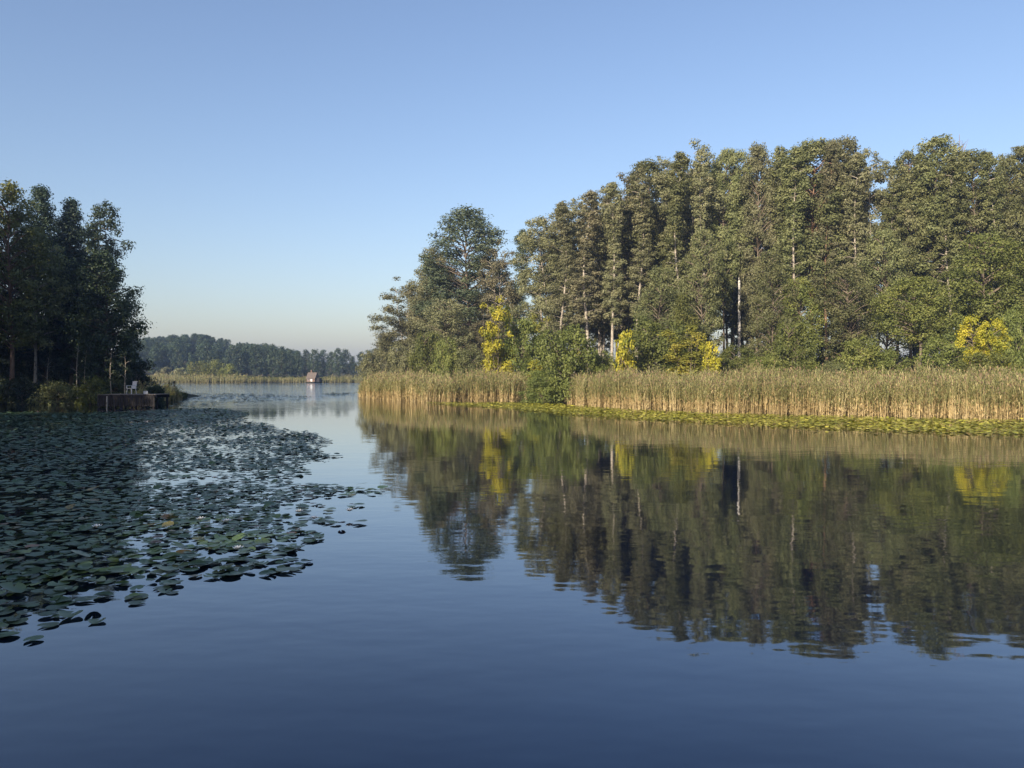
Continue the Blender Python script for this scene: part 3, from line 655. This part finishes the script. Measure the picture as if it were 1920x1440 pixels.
for i in range(230):
    px = rng.uniform(225, 560); D = rng.uniform(310, 470)
    x, y = X(px, D), D
    top = np.interp(px, [225, 255, 320, 370, 420, 450, 500, 560], [640, 634, 628, 624, 634, 640, 646, 656]) + rng.uniform(0, 5)
    g = gz(x, y); H = rng.uniform(9, 13)
    if Z(top, D) < g + 5: continue
    H = min(H, Z(top, D) - g); s = H / 14.0
    plant('far_tree', x, y, FT[int(rng.choice([0, 0, 1, 2, 2, 3, 5]))], 'rounded tree crown among those covering the far hill', 'tree', 'trees covering the far hill', rng.uniform(0, 6.28), (s * 1.15, s * 1.15, s))
for i, (px, top, D, w, label) in enumerate([(372, 676, 262, 4.6, 'pale olive willow bush below the far hill'), (404, 673, 264, 5.0, 'tallest pale olive willow bush below the far hill'), (428, 682, 262, 3.6, 'smaller pale olive willow bush towards the boathouse'),
        (335, 690, 262, 3.2, 'low grey-green bush beside the far willow bushes'), (310, 688, 264, 3.2, 'low grey-green bush at the foot of the far hill')]):
    x = X(px, D); H = Z(top, D) - gz(x, D)
    ms = tree_meshes('willow', 950 + i, H, w, cb=.03, prof='bush', clumps=30, leaves=2200, size=.42, trunk_r=.08, stems=4, spread=.2, leaf='olive' if i < 3 else 'grey', bark='bark')
    plant('willow_bush', x, D, ms, label, 'bush', 'bushes on the far shore')

# ------------------------------------------------------------------ boathouse on the far shore
D = 251.5; bx = X(586, D)
bh = empty('boathouse', (bx, D, 0), math.radians(-14))
bh.scale = (.70, .70, .74); tag(bh, 'small brown boathouse with a steep pinkish roof on the far shore', 'boathouse')
def part(name, parent, fn, mat, smooth=False):
    mb = MB(); fn(mb); return link(name, mb.mesh(name, [M[mat]] if isinstance(mat, str) else mat, smooth), parent)
def gable(mb):
    v = [[-2.0, -1.7, .5], [2.0, -1.7, .5], [2.0, 1.9, .5], [-2.0, 1.9, .5], [-2.0, -1.7, 1.9], [2.0, -1.7, 1.9], [2.0, 1.9, 1.9], [-2.0, 1.9, 1.9], [-2.0, .1, 4.3], [2.0, .1, 4.3]]
    mb.add(v, [[0, 1, 5, 4], [1, 2, 6, 5], [2, 3, 7, 6], [3, 0, 4, 7]], [[5, 6, 9], [7, 4, 8]])
part('wall', bh, gable, 'hut_wall')
rf = part('roof', bh, lambda m: m.box((0, -.98, 3.06), (4.5, 3.35, .12), rx=math.atan2(2.4, 1.8)), 'roof')
part('roof', bh, lambda m: m.box((0, 1.18, 3.06), (4.5, 3.35, .12), rx=-math.atan2(2.4, 1.8)), 'roof')
part('chimney', rf, lambda m: (m.box((-.7, .45, 4.5), (.55, .55, 1.5)), m.box((-.7, .45, 5.3), (.68, .68, .12))), 'brick_red')
dr = part('door', bh, lambda m: m.box((.35, -1.74, 1.25), (.9, .07, 1.2)), 'white')
part('handle', dr, lambda m: m.box((.68, -1.80, 1.25), (.05, .05, .16)), 'wood_dark')
wd = part('window', bh, lambda m: m.box((-1.1, -1.73, 1.3), (.8, .06, .7)), 'white')
part('pane', wd, lambda m: m.box((-1.1, -1.765, 1.3), (.66, .03, .56)), 'glass')
for s in (-1.8, -.6, .6, 1.8): part('post', bh, lambda m: m.tube([[s, -1.75, -1.2], [s, -1.75, .55]], [.11, .11], 8), 'wood_dark')
part('landing', bh, lambda m: m.box((0, -2.4, .46), (4.6, 1.5, .1)), 'wood_grey')
part('annexe', bh, lambda m: m.box((3.0, .3, 1.3), (1.6, 2.2, 1.7)), 'wood_dark')

# ------------------------------------------------------------------ jetty, chair and poles
jy = 61.5; jx0, jx1 = X(188, jy), X(296, jy); dz = .98
jt = empty('jetty', ((jx0 + jx1) / 2, jy, 0)); tag(jt, 'dark wooden jetty standing over the water under the trees', 'jetty')
Lj = jx1 - jx0; npl = 30; pw = Lj / npl
mb = MB(); mb.box((0, 0, 0), (pw - .012, 2.6, .05)); pm_ = mb.mesh('plank', [M['wood_grey']])
for i in range(npl):
    p = link('plank', pm_, jt, (-Lj / 2 + pw * (i + .5), .9, dz + .004 * ((i * 7) % 5)))
part('beam', jt, lambda m: m.box((0, -.28, dz - .14), (Lj, .12, .22)), 'wood_dark')
part('beam', jt, lambda m: m.box((0, 2.0, dz - .14), (Lj, .12, .22)), 'wood_dark')
mb = MB(); mb.tube([[0, 0, -1.6], [0, 0, dz + .0]], [.09, .085], 8); pst = mb.mesh('post', [M['wood_dark']])
for i in range(6):
    for yy in (-.4, 2.0): link('post', pst, jt, (-Lj / 2 + .15 + (Lj - .3) * i / 5, yy, .0 if yy < 0 else -.04))
mb = MB(); mb.box((0, 0, 0), (.17, .03, .78)); bd = mb.mesh('board', [M['wood_dark']])
for i in range(22): link('board', bd, jt, (-Lj / 2 + .12 + i * .2, -.52 - .004 * (i % 3), .46 + .02 * ((i * 5) % 4)))
def chair(loc, rz):
    c = empty('garden_chair', loc, rz); tag(c, 'white plastic garden chair on the dark jetty', 'chair')
    part('seat', c, lambda m: m.box((0, 0, .43), (.50, .48, .04)), 'white')
    bk = empty('backrest_pivot', (0, 0, 0)); bpy.data.objects.remove(bk)
    mb = MB()
    for k in range(5): mb.box((-.19 + k * .095, .27, .70), (.07, .025, .52), rx=-.2)
    mb.box((0, .325, .95), (.50, .03, .08), rx=-.2); mb.box((0, .225, .47), (.48, .03, .06), rx=-.2)
    link('backrest', mb.mesh('backrest', [M['white']]), c)
    for sx in (-1, 1):
        part('armrest', c, lambda m: (m.box((sx * .27, .02, .65), (.06, .50, .03)), m.box((sx * .27, -.2, .54), (.05, .04, .22))), 'white')
        for sy in (-1, 1):
            part('leg', c, lambda m: m.tube([[sx * .26, sy * .24, 0], [sx * .21, sy * .19, .43]], [.022, .03], 6), 'white')
    return c
chair((X(243, 61.6), 61.9, dz + .045), math.radians(-25))
bxo = empty('small_box', (X(273, 62.4), 62.4, dz + .045), .3); tag(bxo, 'small white box near the far end of the jetty', 'box')
part('body', bxo, lambda m: m.box((0, 0, .10), (.30, .2, .2)), 'white'); part('lid', bxo, lambda m: m.box((0, 0, .215), (.32, .22, .03)), 'white')
for i, (px, D, top, label) in enumerate([(316, 92, 716, 'thin dark mooring pole standing in the water nearest the bank'), (326, 92, 714, 'thin dark mooring pole standing further out in the water')]):
    mb = MB(); mb.tube([[0, 0, -1.5], [.02, 0, .6], [.05, .02, Z(top, D)]], [.07, .065, .055], 8)
    tag(link('mooring_pole', mb.mesh('mooring_pole', [M['wood_dark']], True), None, (X(px, D), D, 0)), label, 'pole', 'mooring poles beside the jetty')
mb = MB(); mb.tube([[0, 0, -1.2], [.01, 0, .9]], [.055, .05], 8)
tag(link('stake', mb.mesh('stake', [M['bark_pale']], True), None, (X(200, 60), 60, 0)), 'short pale stake in the water before the jetty', 'stake')

# ------------------------------------------------------------------ water lilies
def pad_shape(k, curl, seed):
    """notched round leaf as a fan; outer ring lifts by curl"""
    rng = np.random.default_rng(seed); notch = .22
    a = np.linspace(notch, 2 * math.pi - notch, k)
    r = 1 + .05 * np.sin(a * 3 + seed) + rng.uniform(-.03, .03, k)
    ring = np.stack([np.cos(a) * r, np.sin(a) * r * .92, curl * (.5 + .5 * np.sin(a * 2 + seed))], 1)
    mid = ring * np.array([.6, .6, .15])
    v = np.concatenate([[[.08, 0, 0]], mid, ring])
    t = [[0, 1 + i, 2 + i] for i in range(k - 1)]
    q = [[1 + i, 1 + k + i, 2 + k + i, 2 + i] for i in range(k - 1)]
    return v, np.array(q), np.array(t)
def in_poly(poly, n, seed): return scatter(np.asarray(poly, float), n, seed)
bed_px = [(-260, 768), (150, 775), (300, 768), (420, 766), (470, 776), (452, 786), (510, 796), (520, 804), (590, 812), (620, 828), (600, 848), (640, 856), (560, 872), (590, 890), (560, 905), (640, 912), (735, 920), (720, 926), (600, 934),
          (560, 945), (680, 948), (640, 960), (600, 962), (690, 978), (660, 986), (600, 996), (620, 1010), (570, 1022), (560, 1036), (600, 1050), (560, 1072), (480, 1084), (380, 1092), (330, 1122), (240, 1150), (130, 1186), (20, 1214), (-160, 1235), (-420, 1240)]
bed = np.array([W(*p) for p in bed_px])
LILY = empty('water_lily_bed', (-9, 16, 0))
tag(LILY, 'wide shaded bed of dark green water lily pads on the near water', 'water lilies')
rng = np.random.default_rng(21)
area = 0.5 * abs(np.dot(bed[:, 0], np.roll(bed[:, 1], 1)) - np.dot(bed[:, 1], np.roll(bed[:, 0], 1)))
lo, hi = bed.min(0), bed.max(0); N = int(52 * (hi - lo).prod())
pp = rng.uniform(lo, hi, (N, 2)); dd = sdf(bed, pp)
lowf = np.sin(pp[:, 0] * .9 + 1.3 * np.sin(pp[:, 1] * .5)) * np.sin(pp[:, 1] * .55 + .8 * np.sin(pp[:, 0] * .4 + 2))
dens = np.clip(.74 + .5 * lowf, .16, 1) * np.clip(.35 + dd / .9, 0, 1)
gp = [np.array(W(*g)) for g in ((290, 902), (330, 888), (390, 900), (430, 884))]
for g, sx in zip(gp, (1.4, 1.5, 1.2, 1.3)):
    dens *= 1 - .92 * np.exp(-((pp[:, 0] - g[0]) / sx) ** 2 - ((pp[:, 1] - g[1]) / .55) ** 2)
inview = np.abs(pp[:, 0]) < pp[:, 1] * .68 + 1.5
keep = (dd > 0) & (rng.uniform(0, 1, N) < dens) & inview
pp = pp[keep]; dist = np.linalg.norm(pp, axis=1); order = np.argsort(dist); pp = pp[order]; dist = dist[order]; n = len(pp)
size = rng.uniform(.060, .112, n) + .03 * (rng.uniform(0, 1, n) < .2); rot = rng.uniform(0, 6.28, n); tilt = np.abs(rng.normal(0, .06, n)); taz = rng.uniform(0, 6.28, n)
raised = rng.uniform(0, 1, n) < .06
tilt = np.where(raised, rng.uniform(.15, .45, n), tilt)
zz = np.where(raised, .03 + .05 * rng.uniform(0, 1, n), .006 + .022 * rng.uniform(0, 1, n)) + np.sin(tilt) * size * .8
var = rng.uniform(0, 1, n)
protos = [pad_shape(14, c, s) for c, s in ((.05, 1), (.16, 2), (.08, 3), (.26, 4))]
pad_me = []
for j, (v, q, t) in enumerate(protos):
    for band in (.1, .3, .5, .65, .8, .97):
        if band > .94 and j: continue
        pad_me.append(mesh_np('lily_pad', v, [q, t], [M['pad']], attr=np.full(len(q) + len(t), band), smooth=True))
NB = 300
vis = (np.abs(pp[:, 0]) < pp[:, 1] * .645)
big = np.where(vis)[0][:NB]; isbig = np.zeros(n, bool); isbig[big] = True
for i in big:
    o = link('leaf', pad_me[int(rng.integers(len(pad_me)))], LILY, (pp[i, 0] + 9, pp[i, 1] - 16, zz[i]))
    o.scale = (size[i] * 1.05,) * 3
    q_ = Vector((math.cos(taz[i]), math.sin(taz[i]), 0))
    from mathutils import Quaternion
    o.rotation_mode = 'QUATERNION'; o.rotation_quaternion = Quaternion(q_, tilt[i]) @ Quaternion((0, 0, 1), rot[i])
def pad_field(name, pp, size, rot, tilt, taz, zz, var, mat, k=9, origin=(0, 0, 0)):
    n = len(pp); v, _, _ = pad_shape(k, .12, 7); v = np.concatenate([v[:1], v[1 + k:]])
    t = np.array([[0, 1 + i, 2 + i] for i in range(k - 1)])
    v = v[None] * size[:, None, None]
    cr, sr = np.cos(rot)[:, None], np.sin(rot)[:, None]
    x = v[..., 0] * cr - v[..., 1] * sr; y = v[..., 0] * sr + v[..., 1] * cr; z = v[..., 2]
    ca, sa = np.cos(taz)[:, None], np.sin(taz)[:, None]; ct, st = np.cos(tilt)[:, None], np.sin(tilt)[:, None]
    u = x * ca + y * sa; w = -x * sa + y * ca
    w2 = w * ct - z * st; z2 = w * st + z * ct
    x = u * ca - w2 * sa; y = u * sa + w2 * ca
    V = np.stack([x + pp[:, 0:1] - origin[0], y + pp[:, 1:2] - origin[1], z2 + zz[:, None]], -1).reshape(-1, 3)
    T = (t[None] + np.arange(n)[:, None, None] * v.shape[1]).reshape(-1, 3)
    return mesh_np(name, V, [T], [mat], attr=np.repeat(var, len(t)))
r = ~isbig
tag(link('leaf_mat', pad_field('leaf_mat', pp[r], size[r], rot[r], tilt[r], taz[r], zz[r], var[r], M['pad'], 8, (-9, 16)), LILY), kind='stuff')
# flowers
def flower_mesh():
    mb = MB()
    for ring, (m, L, up) in enumerate([(8, .075, .5), (7, .06, 1.0), (5, .04, 1.8)]):
        for k in range(m):
            a = k * 6.283 / m + ring * .3; o = np.array([math.cos(a), math.sin(a), up]); o /= np.linalg.norm(o)
            s = np.array([-math.sin(a), math.cos(a), 0]) * L * .28
            mb.add([[0, 0, 0], o * L * .55 + s, o * L, o * L * .55 - s], [[0, 1, 2, 3]])
    return mb.mesh('flower', [M['petal']])
fm = flower_mesh()
for px, py in ((375, 987), (424, 991), (262, 813), (560, 972), (588, 985), (402, 905), (655, 470 + 500), (445, 1045), (180, 1002)):
    x, y = W(px, py); link('flower', fm, LILY, (x + 9, y - 16, .10)).scale = (1.3,) * 3
print('pads', n, 'area', area)

def pad_bed(name, poly_px, per_m2, mat, label, seed, smin, smax, tl=.08, k=7, thin=0.0, zmax=.05):
    poly = np.array([W(*p) for p in poly_px]); lo, hi = poly.min(0), poly.max(0)
    rng = np.random.default_rng(seed); N = int(per_m2 * (hi - lo).prod()); P = rng.uniform(lo, hi, (N, 2)); d = sdf(poly, P)
    nz = .5 + .5 * np.sin(P[:, 0] * .8 + 2 * np.sin(P[:, 1] * .37)) * np.sin(P[:, 1] * .6 + 1.5 * np.sin(P[:, 0] * .31))
    kp = (d > -1.5) & (rng.uniform(0, 1, N) < np.where(d > 0, np.clip(.25 + d / 1.4, 0, 1) * (1 - thin * nz), .03))
    P = P[kp]; n = len(P); s = rng.uniform(smin, smax, n); ti = np.abs(rng.normal(0, tl, n))
    me = pad_field(name, P, s, rng.uniform(0, 6.28, n), ti, rng.uniform(0, 6.28, n), .006 + zmax * rng.uniform(0, 1, n) + np.sin(ti) * s * .8, np.clip(.6 * rng.uniform(0, 1, n) + .4 * nz[kp], 0, 1), mat, k)
    return tag(link(name, me), label, 'water lilies', kind='stuff')
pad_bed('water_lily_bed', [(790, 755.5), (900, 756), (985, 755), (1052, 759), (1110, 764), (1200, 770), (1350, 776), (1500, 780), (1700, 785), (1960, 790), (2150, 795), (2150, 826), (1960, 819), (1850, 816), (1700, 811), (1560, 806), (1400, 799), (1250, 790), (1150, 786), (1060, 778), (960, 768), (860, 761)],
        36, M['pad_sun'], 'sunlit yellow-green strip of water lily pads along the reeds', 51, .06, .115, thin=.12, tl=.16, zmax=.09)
pad_bed('water_lily_bed', [(330, 738), (420, 737), (520, 740), (590, 744), (570, 752), (470, 755), (400, 760), (340, 764), (300, 760)], 2.6, M['pad'], 'thin far patch of lily pads off the end of the jetty', 52, .14, .24, k=6, thin=.8)
pad_bed('water_lily_bed', [(596, 739), (625, 736.5), (664, 736.5), (664, 741), (620, 743)], 3.2, M['pad'], 'small dark patch of lily pads beside the reed point', 53, .14, .24, k=6, thin=.4)

# ------------------------------------------------------------------ the hazy morning air
mh, nt, bs, out = new_mat('haze'); nt.nodes.remove(bs)
pv = nt.nodes.new('ShaderNodeVolumePrincipled'); pv.inputs['Color'].default_value = (.46, .64, 1.0, 1)
pv.inputs['Density'].default_value = .00042; pv.inputs['Anisotropy'].default_value = .2
nt.links.new(pv.outputs[0], out.inputs['Volume'])
mb = MB(); mb.box((0, 600, 19.5), (2460, 1840, 46)); hz = link('haze', mb.mesh('haze', [mh])); tag(hz, kind='stuff')
